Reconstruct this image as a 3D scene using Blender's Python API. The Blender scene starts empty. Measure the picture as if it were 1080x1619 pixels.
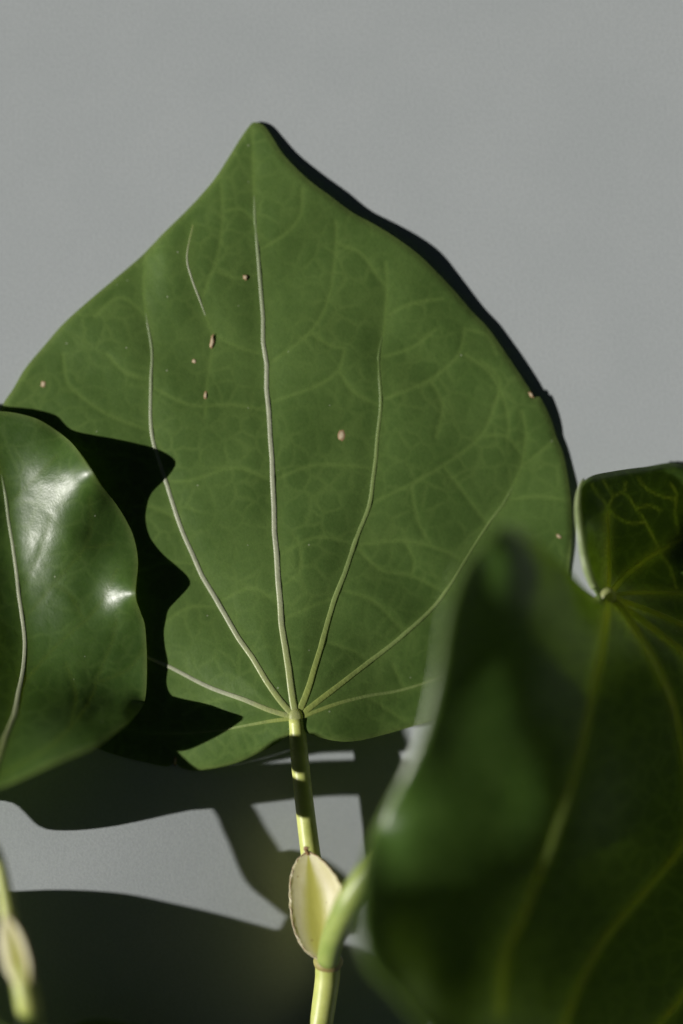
import bpy, math, random
import numpy as np
from mathutils import Vector
from mathutils.geometry import delaunay_2d_cdt

# ------------------------------------------------------------------ camera, world, sun
U = 1e-4                       # one unit of the layout below = 0.1 mm
CAMH, FOCUS_H = 4550.0, 50.0   # camera height and height of the sharp plane above the paper
SUN_ELEV, SUN_SLOPE = math.radians(28.0), 0.17    # light travels to the right and a little up the picture
sc = bpy.context.scene
C = sc.collection
sc.view_settings.view_transform = 'Standard'
sc.view_settings.look = 'None'
sc.view_settings.exposure = 0.0
sc.view_settings.gamma = 1.0
sc.view_settings.use_curve_mapping = False
sc.render.engine = 'CYCLES'
sc.cycles.use_denoising = True
sc.cycles.max_bounces = 5
sc.cycles.diffuse_bounces = 4
sc.cycles.glossy_bounces = 2
sc.cycles.transmission_bounces = 4
sc.cycles.sample_clamp_indirect = 4.0

cam_d = bpy.data.cameras.new('camera')
cam = bpy.data.objects.new('camera', cam_d); C.objects.link(cam)
cam.location = (0, 0, CAMH * U); cam.rotation_euler = (0, 0, 0)
cam_d.sensor_fit = 'VERTICAL'; cam_d.sensor_height = 36.0; cam_d.sensor_width = 24.0
cam_d.lens = 100.0
cam_d.clip_start = 0.01; cam_d.clip_end = 50
cam_d.dof.use_dof = True
cam_d.dof.focus_distance = (CAMH - FOCUS_H) * U
cam_d.dof.aperture_fstop = 1.9
sc.camera = cam

az = math.atan2(SUN_SLOPE, 1.0)
travel = Vector((math.cos(az) * math.cos(SUN_ELEV), math.sin(az) * math.cos(SUN_ELEV), -math.sin(SUN_ELEV)))
world = bpy.data.worlds.new('World'); sc.world = world; world.use_nodes = True
wn = world.node_tree; wn.nodes.clear()
wo = wn.nodes.new('ShaderNodeOutputWorld'); bg = wn.nodes.new('ShaderNodeBackground')
bg.inputs['Color'].default_value = (.68, .88, 1.12, 1)      # a dim room: hard sunlight falls in from the side, little else
bg.inputs['Strength'].default_value = 0.014
wn.links.new(bg.outputs[0], wo.inputs['Surface'])

sun_d = bpy.data.lights.new('sun', 'SUN'); sun = bpy.data.objects.new('sun', sun_d); C.objects.link(sun)
sun_d.energy = 5.0; sun_d.angle = math.radians(0.6); sun_d.color = (1.0, 0.965, 0.91)
sun.rotation_euler = travel.to_track_quat('-Z', 'Y').to_euler()
sun.location = (-0.4, 0, 0.5)

random.seed(4); rng = np.random.default_rng(4)

# ------------------------------------------------------------------ helpers
def true_xy(px, py, h):
    """picture position + height above paper -> position on the ground plan (layout units)"""
    s = (CAMH - h) / (CAMH - FOCUS_H)
    return 540 + (px - 540) * s, 809.5 + (py - 809.5) * s
def W(x, y, h):
    return ((x - 540) * U, (809.5 - y) * U, h * U)
def P3(px, py, h):
    x, y = true_xy(px, py, h); return (x, y, h)

def smooth01(a, b, v):
    t = np.clip((np.asarray(v, float) - a) / (b - a), 0, 1); return t * t * (3 - 2 * t)
PAPER_TILT = 0.17
def paper_h(x, y):
    x = np.asarray(x, float); y = np.asarray(y, float)
    w = smooth01(1000, 1330, y) * (1 - smooth01(1900, 2700, y))
    return -PAPER_TILT * 420 * np.tanh((x - 470) / 420) * w

class Field:
    """thin plate spline through (x, y, h) points"""
    def __init__(self, pts, smooth=0.0):
        p = np.array(pts, float); self.xy = p[:, :2] / 500.0; n = len(p)
        A = np.zeros((n + 3, n + 3)); A[:n, :n] = self.k(self.xy, self.xy) + np.eye(n) * smooth
        A[:n, n] = 1; A[:n, n + 1:] = self.xy; A[n, :n] = 1; A[n + 1:, :n] = self.xy.T
        self.w = np.linalg.solve(A, np.concatenate([p[:, 2], np.zeros(3)]))
    @staticmethod
    def k(a, b):
        d2 = ((a[:, None, :] - b[None, :, :]) ** 2).sum(-1)
        return 0.5 * d2 * np.log(d2 + 1e-12)
    def __call__(self, x, y):
        q = np.stack([np.atleast_1d(x), np.atleast_1d(y)], 1).astype(float) / 500.0
        n = len(self.xy); out = []
        for i in range(0, len(q), 20000):
            c = q[i:i + 20000]
            out.append(self.k(c, self.xy) @ self.w[:n] + self.w[n] + c @ self.w[n + 1:])
        return np.concatenate(out)

def catmull(pts, step, closed=False):
    p = np.array(pts, float); n = len(p); out = []
    rngi = range(n if closed else n - 1)
    for i in rngi:
        if closed: a, b, c, d = p[(i - 1) % n], p[i], p[(i + 1) % n], p[(i + 2) % n]
        else: a, b, c, d = p[max(i - 1, 0)], p[i], p[i + 1], p[min(i + 2, n - 1)]
        L = np.linalg.norm((c - b)[:2]) if p.shape[1] == 2 else np.linalg.norm((c - b)[:3])
        m = max(1, int(round(L / step)))
        for t in np.arange(m) / m:
            out.append(0.5 * ((2 * b) + (c - a) * t + (2 * a - 5 * b + 4 * c - d) * t * t + (3 * b - a - 3 * c + d) * t ** 3))
    if not closed: out.append(p[-1])
    return np.array(out)

def inside(poly, q):
    x, y = q[:, 0], q[:, 1]; r = np.zeros(len(q), bool)
    a = poly; b = np.roll(poly, -1, 0)
    for (x0, y0), (x1, y1) in zip(a, b):
        if y0 == y1: continue
        m = ((y0 > y) != (y1 > y)) & (x < (x1 - x0) * (y - y0) / (y1 - y0) + x0)
        r ^= m
    return r
def dist_poly(line, q, closed=False):
    d = np.full(len(q), 1e9)
    a = line if closed else line[:-1]
    b = np.roll(line, -1, 0) if closed else line[1:]
    for p0, p1 in zip(a, b):
        e = p1 - p0; L = (e * e).sum() + 1e-9
        t = np.clip(((q - p0) @ e) / L, 0, 1)
        dd = q - (p0 + t[:, None] * e)
        np.minimum(d, np.sqrt((dd * dd).sum(1)), out=d)
    return d

def link(name, me, mat, parent):
    o = bpy.data.objects.new(name, me); C.objects.link(o)
    if mat: me.materials.append(mat)
    if parent:
        o.parent = parent
        o.matrix_parent_inverse = parent.matrix_world.inverted() if False else o.matrix_parent_inverse
    return o
def shade(me):
    me.polygons.foreach_set('use_smooth', [True] * len(me.polygons)); me.update()
ROOTS = {}
def thing(name, label, cat, base, group=None):
    o = bpy.data.objects.new(name, None); C.objects.link(o); o.empty_display_size = 0.01
    o.location = W(*base); ROOTS[o.name] = o.location.copy()
    o['label'] = label; o['category'] = cat
    if group: o['group'] = group
    return o
def origin_of(parent):
    v = Vector((0, 0, 0)); p = parent
    while p: v += p.location; p = p.parent
    return v
def mesh_obj(name, verts, faces, mat, parent):
    off = origin_of(parent)
    me = bpy.data.meshes.new(name)
    v = np.array([W(*p) for p in verts]) - np.array(off)
    me.from_pydata(v.tolist(), [], faces); shade(me)
    return link(name, me, mat, parent)
def attr(o, name, vals):
    a = o.data.attributes.new(name, 'FLOAT', 'POINT'); a.data.foreach_set('value', np.asarray(vals, np.float32))

def tube(path, radii, seg=14, flat=1.0, cap=True):
    """path (n,3) in layout units, radii per point -> verts, faces"""
    p = np.array(path, float); n = len(p)
    r = np.interp(np.linspace(0, 1, n), np.linspace(0, 1, len(radii)), radii)
    V = []; F = []
    for i in range(n):
        t = p[min(i + 1, n - 1)] - p[max(i - 1, 0)]; t /= np.linalg.norm(t) + 1e-9
        side = np.cross(t, [0, 0, 1.0]); side /= np.linalg.norm(side) + 1e-9
        up = np.cross(side, t)
        for k in range(seg):
            a = 2 * math.pi * k / seg
            V.append(p[i] + r[i] * (math.cos(a) * side + math.sin(a) * flat * up))
    for i in range(n - 1):
        for k in range(seg):
            k2 = (k + 1) % seg
            F.append((i * seg + k, i * seg + k2, (i + 1) * seg + k2, (i + 1) * seg + k))
    if cap:
        V.append(p[0]); V.append(p[-1]); a, b = len(V) - 2, len(V) - 1
        for k in range(seg):
            k2 = (k + 1) % seg
            F.append((a, k2, k)); F.append((b, (n - 1) * seg + k, (n - 1) * seg + k2))
    return V, F

def ridge(path, radii, flat=.30, seg=7):
    """low half-round ridge lying on a blade, dying away into it at its far end"""
    p = np.array(path, float); n = len(p); s = np.linspace(0, 1, n)
    r = np.interp(s, np.linspace(0, 1, len(radii)), radii)
    V = []; F = []; al = []
    for i in range(n):
        t = p[min(i + 1, n - 1)] - p[max(i - 1, 0)]; t /= np.linalg.norm(t) + 1e-9
        side = np.cross(t, [0, 0, 1.0]); side /= np.linalg.norm(side) + 1e-9
        up = np.cross(side, t); sink = 1.6 * max(0, (s[i] - .8) / .2)
        for k in range(seg):
            a = math.pi * k / (seg - 1)
            V.append(p[i] + r[i] * (math.cos(a) * side + math.sin(a) * flat * up) - up * (sink + (.9 if k in (0, seg - 1) else 0))); al.append(s[i])
    for i in range(n - 1):
        for k in range(seg - 1):
            F.append((i * seg + k, (i + 1) * seg + k, (i + 1) * seg + k + 1, i * seg + k + 1))
    return V, F, al

# ------------------------------------------------------------------ materials
def nm(name):
    m = bpy.data.materials.new(name); m.use_nodes = True
    nt = m.node_tree; nt.nodes.clear()
    return m, nt, nt.nodes, nt.links
def N(nt, t, **kw):
    n = nt.nodes.new(t)
    for k, v in kw.items(): setattr(n, k, v)
    return n
def setin(n, **kw):
    for k, v in kw.items(): n.inputs[k.replace('_', ' ')].default_value = v
def mixc(nt, fac, a, b, blend='MIX'):
    n = N(nt, 'ShaderNodeMix', data_type='RGBA', blend_type=blend)
    for i, v in ((0, fac), (6, a), (7, b)):
        if isinstance(v, bpy.types.NodeSocket): nt.links.new(v, n.inputs[i])
        elif i == 0: n.inputs[i].default_value = v
        else: n.inputs[i].default_value = (*v, 1) if len(v) == 3 else v
    return n.outputs[2]
def math_(nt, op, a, b=None, c=None, clamp=False):
    n = N(nt, 'ShaderNodeMath', operation=op, use_clamp=clamp)
    for i, v in enumerate((a, b, c)):
        if v is None: continue
        if isinstance(v, bpy.types.NodeSocket): nt.links.new(v, n.inputs[i])
        else: n.inputs[i].default_value = v
    return n.outputs[0]
def ramp(nt, v, lo, hi):
    n = N(nt, 'ShaderNodeMapRange', interpolation_type='SMOOTHSTEP')
    nt.links.new(v, n.inputs[0]); n.inputs[1].default_value = lo; n.inputs[2].default_value = hi
    return n.outputs[0]
def coords(nt, dist=0.0, dscale=300.0):
    tc = N(nt, 'ShaderNodeTexCoord')
    if not dist: return tc.outputs['Object']
    no = N(nt, 'ShaderNodeTexNoise'); setin(no, Scale=dscale, Detail=2.0)
    nt.links.new(tc.outputs['Object'], no.inputs['Vector'])
    a = N(nt, 'ShaderNodeVectorMath', operation='SUBTRACT'); nt.links.new(no.outputs['Color'], a.inputs[0]); a.inputs[1].default_value = (.5, .5, .5)
    b = N(nt, 'ShaderNodeVectorMath', operation='SCALE'); nt.links.new(a.outputs[0], b.inputs[0]); b.inputs['Scale'].default_value = dist
    c = N(nt, 'ShaderNodeVectorMath', operation='ADD'); nt.links.new(tc.outputs['Object'], c.inputs[0]); nt.links.new(b.outputs[0], c.inputs[1])
    return c.outputs[0]
def noise(nt, vec, scale, detail=3.0, rough=.55):
    n = N(nt, 'ShaderNodeTexNoise'); setin(n, Scale=scale, Detail=detail, Roughness=rough)
    nt.links.new(vec, n.inputs['Vector']); return n.outputs['Fac']
def voro(nt, vec, scale, feature='DISTANCE_TO_EDGE'):
    n = N(nt, 'ShaderNodeTexVoronoi', feature=feature); setin(n, Scale=scale)
    nt.links.new(vec, n.inputs['Vector']); return n

def leaf_material(name, base, dark, veincol, trans, tfac, rough=.36, spec=.5, vt=0.0):
    m, nt, nodes, L = nm(name)
    co = coords(nt, .0022, 260.0)
    plain = coords(nt)
    av = N(nt, 'ShaderNodeAttribute', attribute_name='vein').outputs['Fac']
    ae = N(nt, 'ShaderNodeAttribute', attribute_name='rim').outputs['Fac']
    v1 = voro(nt, co, 300.0).outputs['Distance']          # areoles about 3 mm across
    v2 = voro(nt, co, 950.0).outputs['Distance']          # the finest net
    n1 = math_(nt, 'SUBTRACT', 1.0, ramp(nt, v1, .0, .17))
    n2 = math_(nt, 'SUBTRACT', 1.0, ramp(nt, v2, .0, .16))
    big = noise(nt, plain, 90.0, 3.0)
    fine = noise(nt, plain, 2600.0, 2.0)
    col = mixc(nt, ramp(nt, big, .36, .66), dark, base)
    col = mixc(nt, math_(nt, 'MULTIPLY', n2, .10), col, veincol)
    net_on = ramp(nt, noise(nt, plain, 140.0, 2.0), .40, .62)
    col = mixc(nt, math_(nt, 'MULTIPLY', math_(nt, 'ADD', math_(nt, 'MULTIPLY', n1, net_on), math_(nt, 'MULTIPLY', n1, .5)), .20), col, veincol)
    col = mixc(nt, math_(nt, 'MULTIPLY', av, .58), col, veincol)
    col = mixc(nt, math_(nt, 'MULTIPLY', ae, .38), col, (.26, .32, .10))
    col = mixc(nt, math_(nt, 'MULTIPLY', ramp(nt, fine, .45, .75), .25), col, tuple(c * .65 for c in base))
    # sparse pale specks of dust and stomata wax
    vs = voro(nt, plain, 620.0, 'F1')
    rnd = N(nt, 'ShaderNodeSeparateColor'); L.new(vs.outputs['Color'], rnd.inputs[0])
    speck = math_(nt, 'MULTIPLY', math_(nt, 'LESS_THAN', vs.outputs['Distance'], .10), math_(nt, 'GREATER_THAN', rnd.outputs[0], .93))
    col = mixc(nt, math_(nt, 'MULTIPLY', speck, .5), col, (.55, .58, .42))
    # relief: net sunk in, fine pebbling
    hgt = math_(nt, 'ADD', math_(nt, 'MULTIPLY', ramp(nt, v1, 0, .35), .28), .0)
    hgt = math_(nt, 'ADD', hgt, math_(nt, 'MULTIPLY', fine, .34))
    hgt = math_(nt, 'ADD', hgt, math_(nt, 'MULTIPLY', noise(nt, plain, 420.0, 2.0), .8))
    bump = N(nt, 'ShaderNodeBump'); setin(bump, Strength=.55, Distance=.00009); L.new(hgt, bump.inputs['Height'])
    p = N(nt, 'ShaderNodeBsdfPrincipled'); L.new(col, p.inputs['Base Color'])
    setin(p, IOR=1.45); p.inputs['Specular IOR Level'].default_value = spec
    rg = math_(nt, 'ADD', math_(nt, 'MULTIPLY', noise(nt, plain, 700.0, 3.0), .16), rough - .08); L.new(rg, p.inputs['Roughness'])
    L.new(bump.outputs[0], p.inputs['Normal'])
    tr = N(nt, 'ShaderNodeBsdfTranslucent'); 
    tcol = mixc(nt, math_(nt, 'MULTIPLY', av, .95), trans, tuple(min(1, c * 1.9 + .15) for c in trans))
    tcol = mixc(nt, math_(nt, 'MULTIPLY', n1, .45), tcol, tuple(min(1, c * 1.35 + .05) for c in trans))
    tcol = mixc(nt, math_(nt, 'MULTIPLY', n2, .30), tcol, tuple(c * .5 for c in trans))
    L.new(tcol, tr.inputs['Color'])
    mx = N(nt, 'ShaderNodeMixShader'); L.new(math_(nt, 'ADD', tfac, math_(nt, 'MULTIPLY', av, vt)), mx.inputs[0])
    L.new(p.outputs[0], mx.inputs[1]); L.new(tr.outputs[0], mx.inputs[2])
    out = N(nt, 'ShaderNodeOutputMaterial'); L.new(mx.outputs[0], out.inputs['Surface'])
    return m

def flesh_material(name, a, b, rough=.35, sss=.25, nscale=260.0, bump=.3, trans=0.0, tcol=(.6, .6, .2)):
    m, nt, nodes, L = nm(name)
    plain = coords(nt)
    col = mixc(nt, ramp(nt, noise(nt, plain, nscale, 4.0), .35, .65), a, b)
    fine = noise(nt, plain, 2400.0, 3.0)
    col = mixc(nt, math_(nt, 'MULTIPLY', ramp(nt, fine, .55, .8), .3), col, tuple(c * .7 for c in a))
    p = N(nt, 'ShaderNodeBsdfPrincipled'); L.new(col, p.inputs['Base Color'])
    p.inputs['Roughness'].default_value = rough
    p.inputs['Subsurface Weight'].default_value = sss
    p.inputs['Subsurface Radius'].default_value = (1.0, .9, .35); p.inputs['Subsurface Scale'].default_value = .0012
    bp = N(nt, 'ShaderNodeBump'); setin(bp, Strength=bump, Distance=.00006); L.new(fine, bp.inputs['Height']); L.new(bp.outputs[0], p.inputs['Normal'])
    out = N(nt, 'ShaderNodeOutputMaterial')
    if trans:
        tr = N(nt, 'ShaderNodeBsdfTranslucent'); tr.inputs['Color'].default_value = (*tcol, 1)
        mx = N(nt, 'ShaderNodeMixShader'); mx.inputs[0].default_value = trans
        L.new(p.outputs[0], mx.inputs[1]); L.new(tr.outputs[0], mx.inputs[2]); L.new(mx.outputs[0], out.inputs[0])
    else: L.new(p.outputs[0], out.inputs[0])
    return m

def vein_material(name, c0, c1, c2, tfac, tcol, rough=.4):
    m, nt, nodes, L = nm(name)
    plain = coords(nt); al = N(nt, 'ShaderNodeAttribute', attribute_name='along').outputs['Fac']
    col = mixc(nt, ramp(nt, al, .02, .35), c0, c1); col = mixc(nt, ramp(nt, al, .55, 1.0), col, c2)
    fine = noise(nt, plain, 2200.0, 2.0)
    col = mixc(nt, math_(nt, 'MULTIPLY', ramp(nt, noise(nt, plain, 600.0, 2.0), .45, .7), .35), col, tuple(c * .65 for c in c1))
    p = N(nt, 'ShaderNodeBsdfPrincipled'); L.new(col, p.inputs['Base Color']); p.inputs['Roughness'].default_value = rough
    bp = N(nt, 'ShaderNodeBump'); setin(bp, Strength=.6, Distance=.00008); L.new(fine, bp.inputs['Height']); L.new(bp.outputs[0], p.inputs['Normal'])
    tr = N(nt, 'ShaderNodeBsdfTranslucent'); tr.inputs['Color'].default_value = (*tcol, 1)
    mx = N(nt, 'ShaderNodeMixShader'); mx.inputs[0].default_value = tfac
    L.new(p.outputs[0], mx.inputs[1]); L.new(tr.outputs[0], mx.inputs[2])
    out = N(nt, 'ShaderNodeOutputMaterial'); L.new(mx.outputs[0], out.inputs[0])
    return m

def paper_material():
    m, nt, nodes, L = nm('grey_paper')
    plain = coords(nt)
    f1 = noise(nt, plain, 2100.0, 3.0, .6); f2 = noise(nt, plain, 60.0, 3.0)
    col = mixc(nt, ramp(nt, f2, .3, .7), (.420, .455, .465), (.440, .474, .484))
    col = mixc(nt, math_(nt, 'MULTIPLY', ramp(nt, f1, .35, .7), .40), col, (.35, .38, .388))
    vs = voro(nt, plain, 90.0, 'F1'); rnd = N(nt, 'ShaderNodeSeparateColor'); L.new(vs.outputs['Color'], rnd.inputs[0])
    sp = math_(nt, 'MULTIPLY', math_(nt, 'LESS_THAN', vs.outputs['Distance'], .02), math_(nt, 'GREATER_THAN', rnd.outputs[0], .8))
    col = mixc(nt, math_(nt, 'MULTIPLY', sp, .5), col, (.15, .16, .16))
    p = N(nt, 'ShaderNodeBsdfPrincipled'); L.new(col, p.inputs['Base Color']); p.inputs['Roughness'].default_value = .75
    p.inputs['Specular IOR Level'].default_value = .25
    bp = N(nt, 'ShaderNodeBump'); setin(bp, Strength=.6, Distance=.00004); L.new(f1, bp.inputs['Height']); L.new(bp.outputs[0], p.inputs['Normal'])
    out = N(nt, 'ShaderNodeOutputMaterial'); L.new(p.outputs[0], out.inputs[0])
    return m

def spot_material():
    m, nt, nodes, L = nm('insect_scar')
    r = N(nt, 'ShaderNodeAttribute', attribute_name='rad').outputs['Fac']
    col = mixc(nt, ramp(nt, r, .25, .8), (.62, .52, .36), (.30, .19, .09))
    p = N(nt, 'ShaderNodeBsdfPrincipled'); L.new(col, p.inputs['Base Color']); p.inputs['Roughness'].default_value = .6
    out = N(nt, 'ShaderNodeOutputMaterial'); L.new(p.outputs[0], out.inputs[0])
    return m

M_LEAF = leaf_material('leaf_upper', (.126, .212, .053), (.100, .178, .042), (.215, .32, .085), (.34, .50, .05), .34)
M_LEAF2 = leaf_material('leaf_glossy', (.078, .152, .030), (.060, .125, .022), (.15, .24, .06), (.42, .56, .06), .37, rough=.375, spec=.85, vt=.2)
M_VEIN = vein_material('vein_pale_shine', (.36, .42, .14), (.46, .49, .34), (.18, .27, .09), .2, (.6, .7, .3))  # pale green veins, whitened along the middle: their highlight is put into the colour
M_VEIN2 = vein_material('vein_green', (.36, .43, .11), (.27, .36, .12), (.14, .23, .065), .25, (.6, .7, .2))
M_VEIN3 = vein_material('vein_backlit', (.34, .40, .10), (.26, .33, .11), (.16, .22, .07), .80, (.95, .97, .55))
M_STEM = flesh_material('stem_green', (.44, .49, .13), (.54, .58, .19), rough=.42, sss=.35)
M_STEM2 = flesh_material('shoot_green', (.25, .33, .08), (.32, .39, .11), rough=.42, sss=.35)
M_NODE = flesh_material('node_brown', (.26, .20, .07), (.36, .34, .12), rough=.5, sss=.1)
def bract_material():
    m, nt, nodes, L = nm('bract_cream')
    plain = coords(nt); t = N(nt, 'ShaderNodeAttribute', attribute_name='across').outputs['Fac']; al = N(nt, 'ShaderNodeAttribute', attribute_name='along').outputs['Fac']
    col = mixc(nt, ramp(nt, noise(nt, plain, 500.0, 3.0), .35, .65), (.74, .70, .46), (.82, .79, .57))
    w = math_(nt, 'ADD', .12, math_(nt, 'MULTIPLY', al, .75))
    g = math_(nt, 'SUBTRACT', 1.0, ramp(nt, math_(nt, 'DIVIDE', t, w), .15, 1.0))
    col = mixc(nt, math_(nt, 'MULTIPLY', g, .9), col, (.52, .52, .09))
    vs = voro(nt, plain, 900.0, 'F1'); rnd = N(nt, 'ShaderNodeSeparateColor'); L.new(vs.outputs['Color'], rnd.inputs[0])
    sp = math_(nt, 'MULTIPLY', math_(nt, 'LESS_THAN', vs.outputs['Distance'], .22), math_(nt, 'GREATER_THAN', rnd.outputs[0], .93))
    col = mixc(nt, math_(nt, 'MULTIPLY', sp, .6), col, (.30, .22, .08))
    p = N(nt, 'ShaderNodeBsdfPrincipled'); L.new(col, p.inputs['Base Color']); p.inputs['Roughness'].default_value = .45
    bp = N(nt, 'ShaderNodeBump'); setin(bp, Strength=.5, Distance=.00007); L.new(noise(nt, plain, 1500.0, 2.0), bp.inputs['Height']); L.new(bp.outputs[0], p.inputs['Normal'])
    tr = N(nt, 'ShaderNodeBsdfTranslucent'); tr.inputs['Color'].default_value = (.88, .84, .42, 1)
    mx = N(nt, 'ShaderNodeMixShader'); mx.inputs[0].default_value = .42
    L.new(p.outputs[0], mx.inputs[1]); L.new(tr.outputs[0], mx.inputs[2])
    out = N(nt, 'ShaderNodeOutputMaterial'); L.new(mx.outputs[0], out.inputs[0])
    return m
M_BRACT = bract_material(); M_BRACT_MID = None
M_BROWN = flesh_material('dry_rim', (.20, .11, .05), (.32, .19, .09), rough=.7, sss=.0)
M_SPOT = spot_material()
M_JOINT = flesh_material('joint_pale', (.46, .50, .20), (.54, .56, .28), rough=.45, sss=.0, trans=.5, tcol=(.8, .85, .3))
M_MARGIN = flesh_material('margin_sunlit', (.26, .33, .15), (.33, .39, .20), rough=.4, sss=.0, trans=.3, tcol=(.6, .7, .25))  # curled leaf edge, coloured paler than the blade to show sun on it
M_PAPER = paper_material()

# ------------------------------------------------------------------ the sheet of paper everything lies on
def make_paper():
    xs = np.unique(np.concatenate([np.linspace(-6000, -900, 12), np.linspace(-900, 2000, 98), np.linspace(2000, 7000, 12)]))
    ys = np.unique(np.concatenate([np.linspace(-5000, -300, 12), np.linspace(-300, 2800, 105), np.linspace(2800, 7000, 12)]))
    X, Y = np.meshgrid(xs, ys); H = paper_h(X, Y)
    v = [W(x, y, h) for x, y, h in zip(X.ravel(), Y.ravel(), H.ravel())]
    n = len(xs); F = [(j * n + i, (j + 1) * n + i, (j + 1) * n + i + 1, j * n + i + 1) for j in range(len(ys) - 1) for i in range(n - 1)]
    me = bpy.data.meshes.new('paper_backdrop'); me.from_pydata(v, [], F); shade(me)
    o = link('paper_backdrop', me, M_PAPER, None); o['kind'] = 'structure'
    return o
make_paper()

# ------------------------------------------------------------------ leaves
def make_leaf(parent, outline, ctrl, veins, fine, spots, mat, vmat, step, label=None, roll=0.0, smooth=.0, image=True, wave=0.0, thick=3.2, vw=1.0, fw=3.1):
    """outline: picture points; ctrl: picture points with height; returns leaf object + its height field"""
    if image:
        ctrl3 = [P3(*c) for c in ctrl]
    else: ctrl3 = ctrl
    cimg = Field([(c[0], c[1], c[2]) for c in ctrl], smooth)        # height over the picture position
    fld = Field(ctrl3, smooth) 
    def to_true(q):
        q = np.asarray(q, float)
        if not image: return q
        h = cimg(q[:, 0], q[:, 1]); x, y = true_xy(q[:, 0], q[:, 1], h); return np.stack([x, y], 1)
    pol = to_true(catmull(outline, step * .95, True))
    lo, hi = pol.min(0), pol.max(0)
    gx = np.arange(lo[0], hi[0], step); gy = np.arange(lo[1], hi[1], step * .866)
    G = np.array([(x + (step / 2 if j & 1 else 0), y) for j, y in enumerate(gy) for x in gx])
    G = G[inside(pol, G)]; G = G[dist_poly(pol, G, True) > step * .8]
    allp = np.concatenate([pol, G]); nb = len(pol)
    r = delaunay_2d_cdt([Vector(p) for p in allp], [], [list(range(nb))], 1, 1e-4)
    q = np.array([tuple(v) for v in r[0]]); faces = [tuple(f) for f in r[2]]
    h = fld(q[:, 0], q[:, 1])
    if wave: h = h + wave * (np.sin(q[:, 0] / 47 + np.sin(q[:, 1] / 61) * 1.3) * np.sin(q[:, 1] / 53 + 1.1 * np.sin(q[:, 0] / 71)))
    vlines = [to_true(catmull([p[:2] for p in v['pts']], 6)) for v in veins]
    flines = [to_true(catmull(f, 6)) for f in fine]
    dv = np.full(len(q), 1e9)
    for l in vlines: np.minimum(dv, dist_poly(l, q), out=dv)
    df = np.full(len(q), 1e9)
    for l in flines: np.minimum(df, dist_poly(l, q), out=df)
    de = dist_poly(pol, q, True)
    h = h - 2.2 * np.exp(-(dv / 24) ** 2) - .5 * np.exp(-(df / 7) ** 2)    # blade sinks a little along its veins
    if roll: h = h - roll * np.clip(1 - de / 13.0, 0, 1) ** 2
    h = np.maximum(h, paper_h(q[:, 0], q[:, 1]) + thick + .6)
    # consistent upward faces
    F = []
    for f in faces:
        a, b, c = q[f[0]], q[f[1]], q[f[2]]
        cr = (b[0] - a[0]) * (c[1] - a[1]) - (b[1] - a[1]) * (c[0] - a[0])
        F.append(f if cr < 0 else f[::-1])                 # layout y runs down, so clockwise here is up
    leaf = mesh_obj('leaf', np.column_stack([q, h]), F, mat, parent)
    attr(leaf, 'vein', np.maximum(np.maximum(.85 * np.exp(-(df / fw) ** 2), .45 * np.exp(-(dv / 11) ** 2)), np.exp(-(dv / 3.6) ** 2)))
    attr(leaf, 'rim', np.exp(-(de / 6.0) ** 2))
    sm = leaf.modifiers.new('thickness', 'SOLIDIFY'); sm.thickness = thick * U; sm.offset = -1
    es = leaf.modifiers.new('rim_edge', 'EDGE_SPLIT'); es.split_angle = math.radians(50)
    if label: leaf['label'] = label
    def surf(l):
        d0 = fld(l[:, 0], l[:, 1])
        if wave: d0 = d0 + wave * (np.sin(l[:, 0] / 47 + np.sin(l[:, 1] / 61) * 1.3) * np.sin(l[:, 1] / 53 + 1.1 * np.sin(l[:, 0] / 71)))
        return np.maximum(d0 - 2.2, paper_h(l[:, 0], l[:, 1]) + thick + .6)
    for v, l in zip(veins, vlines):
        npt = max(3, len(l) // 6); jx = np.interp(np.linspace(0, 1, len(l)), np.linspace(0, 1, npt), rng.normal(0, .8, npt) * np.minimum(1, np.arange(npt) / 2))
        l = l + np.stack([jx, -jx * .3], 1)
        path = np.column_stack([l, surf(l) - .1])
        V, Fv, al = ridge(path, [a * vw for a in v['r']], v.get('flat', .27))
        o = mesh_obj('vein', V, Fv, v.get('mat', vmat), leaf); attr(o, 'along', al)
    for (sx, sy, rx, ry, rot) in spots:
        c = to_true(np.array([[sx, sy]]))[0]; V = []; rad = []; Fs = []; n = 14
        for ring, rr in enumerate((0, .55, 1.0)):
            for k in range(1 if ring == 0 else n):
                a = 2 * math.pi * k / n; jr = rr * (1 + .22 * random.uniform(-1, 1))
                dx, dy = rx * jr * math.cos(a), ry * jr * math.sin(a)
                x = c[0] + dx * math.cos(rot) - dy * math.sin(rot); y = c[1] + dx * math.sin(rot) + dy * math.cos(rot)
                V.append([x, y, 0]); rad.append(rr)
        V = np.array(V); V[:, 2] = surf(V[:, :2]) + 1.8 + np.array([.2, .7, -.6])[(np.array(rad) * 2).round().astype(int).clip(0, 2)] + .4
        for k in range(n):
            k2 = (k + 1) % n
            Fs.append((0, 1 + k2, 1 + k)); Fs.append((1 + k, 1 + k2, 1 + n + k2, 1 + n + k))
        o = mesh_obj('insect_scar', V, Fs, M_SPOT, leaf); attr(o, 'rad', rad)
    return leaf, fld

# ---- central sprig -------------------------------------------------
sprig = thing('leafy_sprig', 'leafy green sprig with a whole heart-shaped leaf flat on grey paper and cream bract', 'sprig', (505, 1640, float(paper_h(505, 1640)) ))

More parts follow.
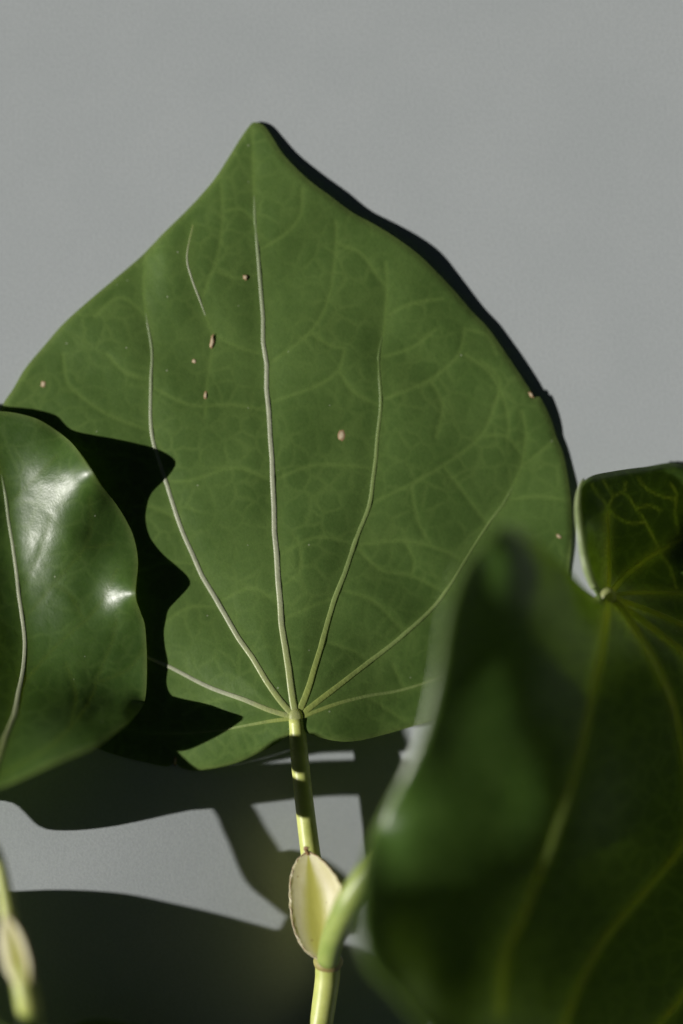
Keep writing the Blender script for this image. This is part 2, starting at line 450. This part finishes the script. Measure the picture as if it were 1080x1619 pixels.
central_outline = [(392,201),(400,193),(410,194),(420,201),(432,219),(447,242),(467,264),(492,287),(522,309),(557,335),(592,354),(627,376),(662,402),(691,430),(716,456),(746,491),(771,517),(796,552),(816,582),(835,611),(845,627),(853,627),(861,640),(872,664),(881,692),(891,717),(898,752),(903,790),(905,832),(903,872),(895,920),(880,970),(850,1020),(800,1078),(740,1118),(690,1138),(650,1150),(600,1164),(570,1171),(545,1173),(520,1170),(495,1163),(478,1156),(470,1152),(462,1159),(440,1174),(410,1191),(380,1205),(345,1215),(312,1219),(288,1214),(277,1206),(264,1211),(232,1204),(196,1195),(160,1183),(120,1163),(80,1130),(40,1080),(5,1010),(-20,930),(-35,850),(-32,760),(-15,690),(4,640),(20,615),(40,581),(70,545),(100,511),(140,475),(180,441),(220,407),(236,391),(260,366),(290,337),(315,311),(340,281),(360,250),(378,221)]
central_ctrl = [(400,193,7),(440,235,15),(520,308,20),(625,376,20),(716,456,18),(796,552,15),(853,630,11),(885,700,10),(903,790,9),(900,880,7),(850,1020,9),(740,1115,16),(600,1163,36),(530,1171,54),(470,1150,62),(468,1130,62),(400,1195,40),(312,1217,25),(230,1203,14),(160,1183,10),(60,1100,8),(-20,930,8),(-30,780,8),(20,615,9),(100,511,9),(180,441,10),(236,391,7),(262,402,19),(300,325,8),(360,250,7),
 (400,300,18),(408,420,22),(425,600,26),(435,800,34),(450,1000,50),(310,500,20),(240,600,22),(280,820,26),(350,960,36),(150,650,18),(100,800,15),(180,980,20),(300,1080,34),(600,560,24),(560,860,34),(700,700,20),(640,1000,30),(780,800,14),(540,400,23),(250,1140,25),(380,1140,48)]
def V_(pts, *r, **k): return dict(pts=pts, r=list(r), **k)
central_veins = [
 V_([(468,1134),(456,1062),(446,980),(438,880),(431,760),(425,650),(417,530),(411,430),(404,350),(401,290),(400,240)], 8.0,6.4,5.4,4.8,4.2,3.4,2.2),
 V_([(467,1134),(440,1103),(400,1042),(350,962),(311,891),(281,821),(256,742),(240,682),(238,604),(240,552),(232,502),(227,462),(228,425)], 7.0,5.6,4.8,4.2,3.6,2.6,1.6),
 V_([(466,1134),(430,1124),(380,1105),(330,1086),(290,1066),(262,1052),(225,1035),(160,1000),(90,940)], 6.0,4.6,3.8,3.0,1.6),
 V_([(464,1136),(430,1140),(395,1146),(330,1157),(250,1160),(190,1150)], 4.5,2.8,2.0,1.2, mat=M_VEIN2),
 V_([(470,1134),(490,1082),(510,1012),(535,932),(561,860),(585,790),(596,702),(603,632),(600,565),(608,512),(612,455)], 7.5,6.0,5.0,4.2,3.4,2.6,1.4, mat=M_VEIN2, flat=.17),
 V_([(471,1135),(520,1096),(580,1050),(640,1003),(695,950),(735,890),(770,832),(800,790),(824,738),(830,700)], 6.5,5.2,4.2,3.4,2.4,1.4, mat=M_VEIN2, flat=.17),
 V_([(472,1136),(530,1114),(580,1101),(640,1090),(720,1062),(800,1020)], 4.5,3.2,2.4,1.6, mat=M_VEIN2, flat=.17),
 V_([(305,355),(295,405),(303,440),(315,472),(327,505),(336,528)], 1.0,1.8,1.8,1.2),
]
central_fine = [
 [(404,350),(401,290),(400,240),(400,205)], [(240,552),(232,502),(227,462),(228,425),(231,402)], [(600,565),(608,512),(612,455),(610,415)], [(800,790),(824,738),(832,690),(826,650)], [(336,528),(334,560),(326,615),(324,660)],
 [(430,572),(490,525),(520,470),(532,385),(531,350)], [(410,395),(450,370),(475,340),(478,300)], [(427,636),(500,610),(535,585),(545,550)],
 [(588,795),(650,765),(710,730),(760,690),(780,650)], [(605,632),(680,600),(725,560),(735,520)], [(610,500),(650,480),(700,472)], [(600,565),(650,550),(690,520)],
 [(415,560),(370,546),(336,526)], [(240,682),(170,655),(120,620),(105,600),(100,560)], [(350,290),(352,345),(345,400),(320,470)], [(232,500),(190,470),(150,500)],
 [(256,742),(200,720),(150,715),(90,690)], [(281,821),(230,800),(160,815),(90,800)], [(425,650),(370,640),(300,640),(238,610)], [(431,760),(370,740),(300,760),(262,760)],
 [(438,880),(500,850),(560,860)], [(431,760),(500,735),(590,740)], [(446,980),(490,960),(530,945)], [(445,960),(400,930),(350,950)],
 [(561,862),(640,855),(700,870),(735,888)], [(650,765),(660,820),(680,860)], [(700,735),(735,780),(772,830)], [(800,790),(850,785),(890,790)], [(824,738),(860,710),(880,690)],
 [(535,932),(590,950),(640,1000)], [(510,1012),(560,1030),(585,1048)], [(580,1100),(610,1120),(640,1140)], [(640,1090),(630,1070),(622,1050)],
 [(380,1105),(330,1110),(290,1130)], [(350,962),(300,960),(260,985)], [(311,891),(262,890),(215,905)], [(240,600),(200,590),(170,560)],
 [(404,350),(380,330),(352,335)], [(411,430),(380,440),(345,430)], [(680,600),(700,640),(690,690)], [(535,585),(560,620),(600,640)], [(490,525),(520,545),(545,550)],
 [(760,690),(800,690),(826,720)], [(735,520),(770,530),(785,560)], [(735,560),(775,590),(800,640),(805,690)], [(780,650),(790,600),(760,570)], [(532,385),(570,400),(600,440),(612,455)],
 [(560,860),(600,900),(650,910),(700,935)], [(640,855),(655,885),(650,912)], [(470,850),(475,900),(440,930)],
]
central_spots = [(540,688,7,12,.1),(307,571,4.5,4.5,0),(68,607,5.5,6,0),(335,541,3.5,13,.12),(325,625,3,7,.1),(388,438,4,4.5,0),(884,848,6,3.5,.5),(840,624,6,3,.9),(277,1203,2.6,7,.1)]
leaf_c, fld_c = make_leaf(sprig, central_outline, central_ctrl, central_veins, central_fine, central_spots, M_LEAF, M_VEIN, 3.6, 'large flat heart-shaped leaf with pale main veins and insect scars', wave=2.4, roll=2.5, vw=.86)

def rod(name, pts, radii, mat, parent, step=12, seg=18, image=True, flat=1.0):
    p = np.array([P3(*a) for a in pts]) if image else np.array(pts, float)
    V, F = tube(catmull(p, step), radii, seg, flat); return mesh_obj(name, V, F, mat, parent)

def joint(leaf, px, py, h, r):
    V = []; F = []; n = 14; x0, y0, _ = P3(px, py, h)
    for i, (rr, z) in enumerate(((0, .30), (.45, .26), (.8, .14), (1.0, -.25))):
        for k in range(1 if i == 0 else n):
            a = 2 * math.pi * k / n; V.append((x0 + r * rr * math.cos(a), y0 + r * 1.15 * rr * math.sin(a), h + r * z))
    for k in range(n):
        k2 = (k + 1) % n; F.append((0, 1 + k, 1 + k2))
        for i in range(2): F.append((1 + i * n + k, 1 + (i + 1) * n + k, 1 + (i + 1) * n + k2, 1 + i * n + k2))
    o = mesh_obj('vein_joint', V, F, M_JOINT, leaf); return o
joint(leaf_c, 468, 1133, 60.5, 13)
pet = rod('petiole', [(521,1524,62),(514,1480,52),(505,1430,47),(494,1370,46),(486,1310,47),(479,1250,50),(473,1190,53),(470,1155,54),(468,1136,56)], [17,17,16.5,16,15.5,15,14.5,14,12], M_STEM, sprig)
stem = rod('stem', [(518,1518,66),(518,1545,60),(512,1590,52),(504,1640,44),(494,1720,30),(480,1860,-12),(470,1960,-22)], [20,19,20,21,21,21,20], M_STEM, sprig)
node = rod('node', [(519,1512,66),(519,1519,65),(519,1524,64),(519,1530,62)], [20,23.5,23.5,19.5], M_NODE, sprig, step=2, seg=24)
shoot = rod('shoot', [(519,1518,78),(525,1488,110),(537,1456,142),(558,1414,172),(610,1340,185),(700,1225,150),(820,1090,105),(910,990,78),(952,950,84)], [18,19,19.5,19,18,16,15,14,12], M_STEM2, sprig)

# bract: a little boat standing over the petiole, open to the eye
def make_bract(parent, pts_l, pts_r, axis, hc, hl, hrr, matb, matm):
    """left / right rims and keel given at the same stations (picture points), keel height and rim height"""
    nS = 40; nT = 27
    L = catmull(pts_l, 1)[np.linspace(0, len(catmull(pts_l, 1)) - 1, nS).astype(int)]
    R = catmull(pts_r, 1)[np.linspace(0, len(catmull(pts_r, 1)) - 1, nS).astype(int)]
    A = catmull(axis, 1)[np.linspace(0, len(catmull(axis, 1)) - 1, nS).astype(int)]
    V = []; F = []; rim = []
    for i in range(nS):
        s = i / (nS - 1)
        hk = np.interp(s, np.linspace(0, 1, len(hc)), hc); hL = np.interp(s, np.linspace(0, 1, len(hl)), hl); hR = np.interp(s, np.linspace(0, 1, len(hrr)), hrr)
        for j in range(nT):
            t = j / (nT - 1) * 2 - 1
            if t < 0: p = A[i] + (L[i] - A[i]) * math.sin(-t * math.pi / 2) ** 1.0
            else: p = A[i] + (R[i] - A[i]) * math.sin(t * math.pi / 2) ** 1.0
            hr = hL if t < 0 else hR
            hh = hk + (hr - hk) * (1 - math.cos(t * math.pi / 2)) ** .9
            jag = 1.4 * math.sin(i * 2.1 + (0 if t < 0 else 2)) + 1.2 * math.sin(i * 4.7)
            if abs(t) > .99: p = p + np.array([jag * .6 * (1 if t > 0 else -1), 0])
            V.append(P3(p[0], p[1], hh)); rim.append(abs(t))
    for i in range(nS - 1):
        for j in range(nT - 1):
            F.append((i * nT + j, i * nT + j + 1, (i + 1) * nT + j + 1, (i + 1) * nT + j))
    b = mesh_obj('bract', V, F, matb, parent); attr(b, 'across', rim); attr(b, 'along', [i / (nS - 1) for i in range(nS) for j in range(nT)])
    sm = b.modifiers.new('thickness', 'SOLIDIFY'); sm.thickness = 3.5 * U; sm.offset = 0
    for j in (0, nT - 1):                                   # dry brown rim
        path = np.array([V[i * nT + j] for i in range(nS)]); rr = [.6] + [random.uniform(.3, 1.2) for _ in range(18)] + [.8]
        v2, f2 = tube(path, rr, 6); mesh_obj('rim', v2, f2, M_BROWN, b)
    return b
br = make_bract(sprig, [(486,1347),(474,1356),(464,1373),(459,1398),(460,1440),(467,1474),(482,1502),(505,1518)],
           [(489,1347),(505,1357),(521,1373),(536,1395),(545,1420),(545,1455),(538,1490),(522,1518)],
           [(487,1347),(488,1358),(490,1378),(493,1402),(497,1440),(502,1472),(508,1500),(515,1518)],
           [74,72,70,69,70,72,76,80], [75,75,75,75,76,78,80,82], [76,92,104,112,116,114,104,90], M_BRACT, M_BRACT_MID)
rod('bract_tip', [(488,1352,76),(485,1346,79),(483,1341,82),(488,1341,86)], [2.4,3.4,3.4,1.5], M_BROWN, br, step=2, seg=8)

# right leaf, folded up off the paper towards the eye
right_outline = [(950,950),(925,930),(900,902),(870,872),(842,846),(814,834),(785,837),(755,858),(730,890),(710,940),(697,1000),(691,1050),(680,1105),(664,1165),(638,1222),(607,1278),(585,1322),(572,1372),(565,1430),(566,1482),(582,1532),(622,1577),(660,1622),(725,1685),(795,1750),(850,1820),(930,1720),(1050,1660),(1180,1560),(1280,1400),(1320,1250),(1310,1100),(1270,950),(1220,850),(1150,770),(1080,733),(1020,738),(970,745),(935,753),(919,770),(914,803),(919,850),(927,892),(938,925),(948,944)]
right_ctrl = [(960,945,100),(925,930,165),(900,902,225),(870,872,266),(842,846,318),(814,834,364),(785,838,400),(740,878,402),(710,940,385),(692,1050,362),(664,1165,340),(630,1235,318),(590,1315,282),(570,1375,335),(565,1450,395),(582,1532,405),(640,1590,390),(745,1660,350),(850,1800,220),
 (770,890,372),(745,960,352),(735,1060,330),(715,1180,306),(640,1330,306),(690,1300,296),(640,1410,342),(640,1480,356),(680,1560,338),
 (850,902,312),(800,882,378),(880,926,250),(800,960,322),(850,950,285),(900,955,222),(820,1100,288),(800,1250,260),(760,1400,290),(740,1520,300),(900,1100,222),(880,1280,236),(860,1420,228),(840,1560,238),
 (1000,1000,108),(1045,1070,122),(960,1150,172),(1000,1300,140),(990,1450,152),(960,1600,165),(1080,1200,90),(1090,1350,95),(1090,1550,95),(1250,1400,50),(1280,1200,35),(1180,1250,60),
 (914,803,112),(919,770,100),(938,925,104),(927,880,110),(940,800,98),(970,745,62),(1020,738,36),(1080,733,12),(965,820,78),(1000,820,55),(1040,820,34),(1080,850,10),(1080,930,28),(1080,1000,66),(1150,900,12),(1220,1000,20),(1150,790,8)]
right_veins = [
 V_([(962,948),(950,1030),(938,1090),(920,1180),(898,1255),(873,1325),(852,1382),(830,1440),(800,1510),(790,1600)], 8,7.5,7,6.5,6,5,3.5),
 V_([(964,948),(985,970),(1015,1015),(1045,1068),(1066,1120),(1080,1190),(1090,1270),(1080,1335),(1020,1410),(960,1480),(925,1540),(900,1600),(870,1700)], 9,9,8,7.5,7,6.5,6,5,3),
 V_([(966,947),(1010,980),(1050,1010),(1095,1050),(1150,1150),(1170,1300),(1150,1450),(1090,1560),(1040,1622),(960,1690)], 8,7.5,7,6.5,6,5,3),
 V_([(966,946),(1020,965),(1070,985),(1120,1010),(1200,1100)], 7,6,5,3),
 V_([(966,944),(1010,938),(1080,940),(1150,950)], 5,4,3),
 V_([(964,941),(985,915),(1010,893),(1042,872),(1080,850),(1130,810)], 6,5,4,3),
 V_([(961,940),(962,900),(962,860),(961,805)], 5,4.5,3.5,2.2),
]
right_fine = [[(961,805),(971,785),(988,780),(1005,802),(1020,825),(1032,848),(1042,870)], [(971,785),(960,768),(953,755)], [(988,780),(989,762)], [(1074,845),(1068,810),(1070,780),(1060,765)],
 [(961,800),(945,780),(936,765)], [(1070,790),(1040,782),(1020,770),(1010,755)], [(962,805),(980,820),(1000,828),(1020,825)], [(1042,872),(1060,900),(1070,930)], [(1005,802),(1030,800),(1045,808)]]
leaf_r, fld_r = make_leaf(sprig, right_outline, right_ctrl, right_veins, right_fine, [], M_LEAF2, M_VEIN3, 4.6, 'dark leaf curled up off the paper, its underside to the light', smooth=1e-4, roll=10.0, fw=2.2)

mp = np.array(catmull([(924,757),(917,772),(914,803),(919,850),(926,888),(934,914),(941,930)], 5))
rx, ry = zip(*[true_xy(a, b, c) for (a, b), c in zip(mp, Field(right_ctrl, 1e-4)(mp[:, 0], mp[:, 1]))])
V, F = tube(np.column_stack([rx, ry, fld_r(np.array(rx), np.array(ry)) - 5]), [1.5, 4.5, 5.5, 5.5, 6, 7, 6], 10)
mesh_obj('rolled_margin', V, F, M_MARGIN, leaf_r)
joint(leaf_r, 962, 944, 101, 13)
# ---- left sprig ----------------------------------------------------
sprig2 = thing('leafy_sprig', 'sprig of glossy dark leaves whose shine and jagged shadow lie over the flat leaf', 'sprig', (70, 1900, float(paper_h(70, 1900))))
left_outline = [(0,650),(30,654),(60,663),(88,680),(112,699),(130,722),(143,742),(160,768),(182,795),(200,824),(212,852),(218,890),(214,940),(222,968),(229,990),(232,1040),(231,1090),(226,1115),(210,1135),(195,1148),(150,1180),(115,1195),(80,1210),(40,1229),(0,1246),(-40,1254),(-70,1250),(-110,1262),(-160,1260),(-230,1220),(-300,1150),(-345,1060),(-355,960),(-320,860),(-250,760),(-190,712),(-150,672),(-110,652),(-50,648)]
left_ctrl = [(0,650,30),(60,663,32),(95,684,30),(118,704,56),(148,752,90),(177,785,56),(200,824,38),(212,852,36),(217,893,50),(214,940,72),(224,970,52),(230,1000,44),(232,1060,44),(230,1095,45),(224,1118,60),(208,1136,98),(150,1180,170),(115,1195,182),(80,1210,188),(0,1246,186),(-70,1250,190),
 (0,745,26),(12,810,24),(25,900,26),(36,1000,36),(36,1060,60),(10,1160,128),(-20,1225,178),(40,765,28),(75,760,46),(112,757,68),(60,850,40),(110,850,54),(150,850,44),(110,950,42),(150,945,42),(185,945,56),(120,1050,52),(180,1050,46),(100,1130,96),(150,1130,88),(180,1110,60),(80,700,34),(40,690,30),(165,900,42),
 (-110,655,44),(-120,700,60),(-80,800,60),(-80,950,70),(-100,1100,120),(-200,900,110),(-330,960,150),(-230,1200,180)]
left_veins = [
 V_([(-18,1238),(4,1182),(24,1122),(36,1062),(38,1000),(29,930),(19,862),(10,800),(0,745),(-10,705),(-25,672)], 7,5.5,4.6,4,3.4,2.6,1.5, mat=M_VEIN),
 V_([(-22,1238),(-70,1150),(-110,1050),(-130,950),(-120,850),(-90,700)], 7,5.5,4,2, mat=M_VEIN),
 V_([(-26,1240),(-130,1180),(-230,1080),(-280,960)], 6,4,2),
]
left_fine = [[(-15,1236),(40,1204),(89,1172),(138,1115),(156,1067),(178,1013),(184,978)], [(40,975),(58,955),(84,924),(133,867),(144,831),(142,787)], [(30,935),(60,880),(80,815)], [(40,1075),(90,1020),(151,964),(185,900)], [(110,1150),(120,1100),(105,1050)], [(133,867),(180,860)], [(150,1080),(200,1060),(225,1030)], [(10,800),(50,760),(90,720)], [(84,924),(110,940),(130,975)]]
leaf_l, fld_l = make_leaf(sprig2, left_outline, left_ctrl, left_veins, left_fine, [], M_LEAF2, M_VEIN2, 4.5, 'glossy leaf with wavy edge and white shine', wave=1.0, vw=.8)

stem2 = rod('petiole', [(-62,1236,176),(-42,1290,193),(-8,1350,205),(7,1410,210),(18,1480,217),(30,1530,230),(40,1567,238),(46,1600,234)], [9,9.5,10,11,13,17,18], M_STEM, sprig2)
stem2b = rod('stem', [(40,1560,236),(47,1610,220),(56,1680,180),(70,1780,120),(85,1900,60),(95,2020,46)], [20,20,21,21,21,20], M_STEM2, sprig2)
br2 = make_bract(sprig2, [(8,1448),(0,1470),(1,1500),(8,1530),(22,1556)], [(11,1448),(26,1465),(38,1490),(47,1525),(48,1556)], [(9,1448),(16,1468),(24,1496),(33,1528),(38,1556)],
           [229,232,237,244,252], [227,226,228,236,246], [231,240,245,250,252], M_BRACT, M_BRACT_MID)

# leaves of the same sprig that stand beside and below the picture and throw the lower shadows
def plain_leaf(name_label, outline3, ctrl3, mat=M_LEAF2, veins=()):
    return make_leaf(sprig2, [p[:2] for p in outline3], ctrl3, list(veins), [], [], mat, M_VEIN2, 9.0, name_label, image=False)
# young leaf held upright just left of the petiole
young = [(-300,1270,145),(-240,1296,160),(-205,1308,175),(-180,1347,185),(-160,1358,193),(-130,1360,212),(-103,1352,244),(-91,1356,259),(-56,1361,300),(-38,1373,324),(-28,1380,343),(-22,1345,346),(-27,1321,343),(-38,1311,322),(-56,1303,300),(-68,1299,286),(-80,1295,272),(-68,1293,286),(-56,1291,300),(-38,1299,322),(-27,1308,343),(-22,1285,346),(-28,1247,343),(-44,1249,316),(-60,1268,296),(-80,1286,272),(-108,1288,238),(-120,1252,224),(-142,1232,202),(-205,1226,180),(-250,1232,160)]
plain_leaf('young leaf standing upright beside the petiole', young, young)
# big lower leaf
low = [(-520,1476,300),(-455,1485,300),(-360,1484,296),(-270,1492,290),(-190,1512,283),(-110,1534,272),(-50,1552,262),(-15,1564,258),(20,1580,260),(58,1602,264),(86,1636,268),(95,1740,270),(40,1850,272),(-120,1950,285),(-300,1960,300),(-480,1880,310),(-600,1740,320),(-620,1580,312)]
plain_leaf('broad lower leaf shading the paper', low, low + [(-250,1700,300)], veins=[V_([(-150,1720),(-300,1690),(-450,1650),(-570,1610)], 7, 5, 3), V_([(-150,1720),(-260,1600),(-400,1540),(-480,1530)], 5, 4, 2), V_([(-150,1720),(-280,1800),(-420,1810),(-500,1780)], 5, 4, 2), V_([(-150,1720),(-90,1650),(-60,1610)], 4, 2), V_([(-150,1720),(-100,1820),(-90,1880)], 4, 2)])
rod('petiole', [(49,1640,204),(20,1690,225),(-60,1720,255),(-150,1720,280)], [14,13,12,11], M_STEM2, sprig2)
small = [(100,1640,150),(130,1600,170),(165,1590,178),(210,1598,170),(255,1612,150),(300,1640,120),(320,1720,90),(260,1800,80),(170,1800,110),(110,1720,140)]
plain_leaf('small dark leaf low in the shade', small, small + [(200,1690,140)])
rod('petiole', [(66,1700,170),(110,1740,140),(150,1745,122)], [11,10,9], M_STEM2, sprig2)
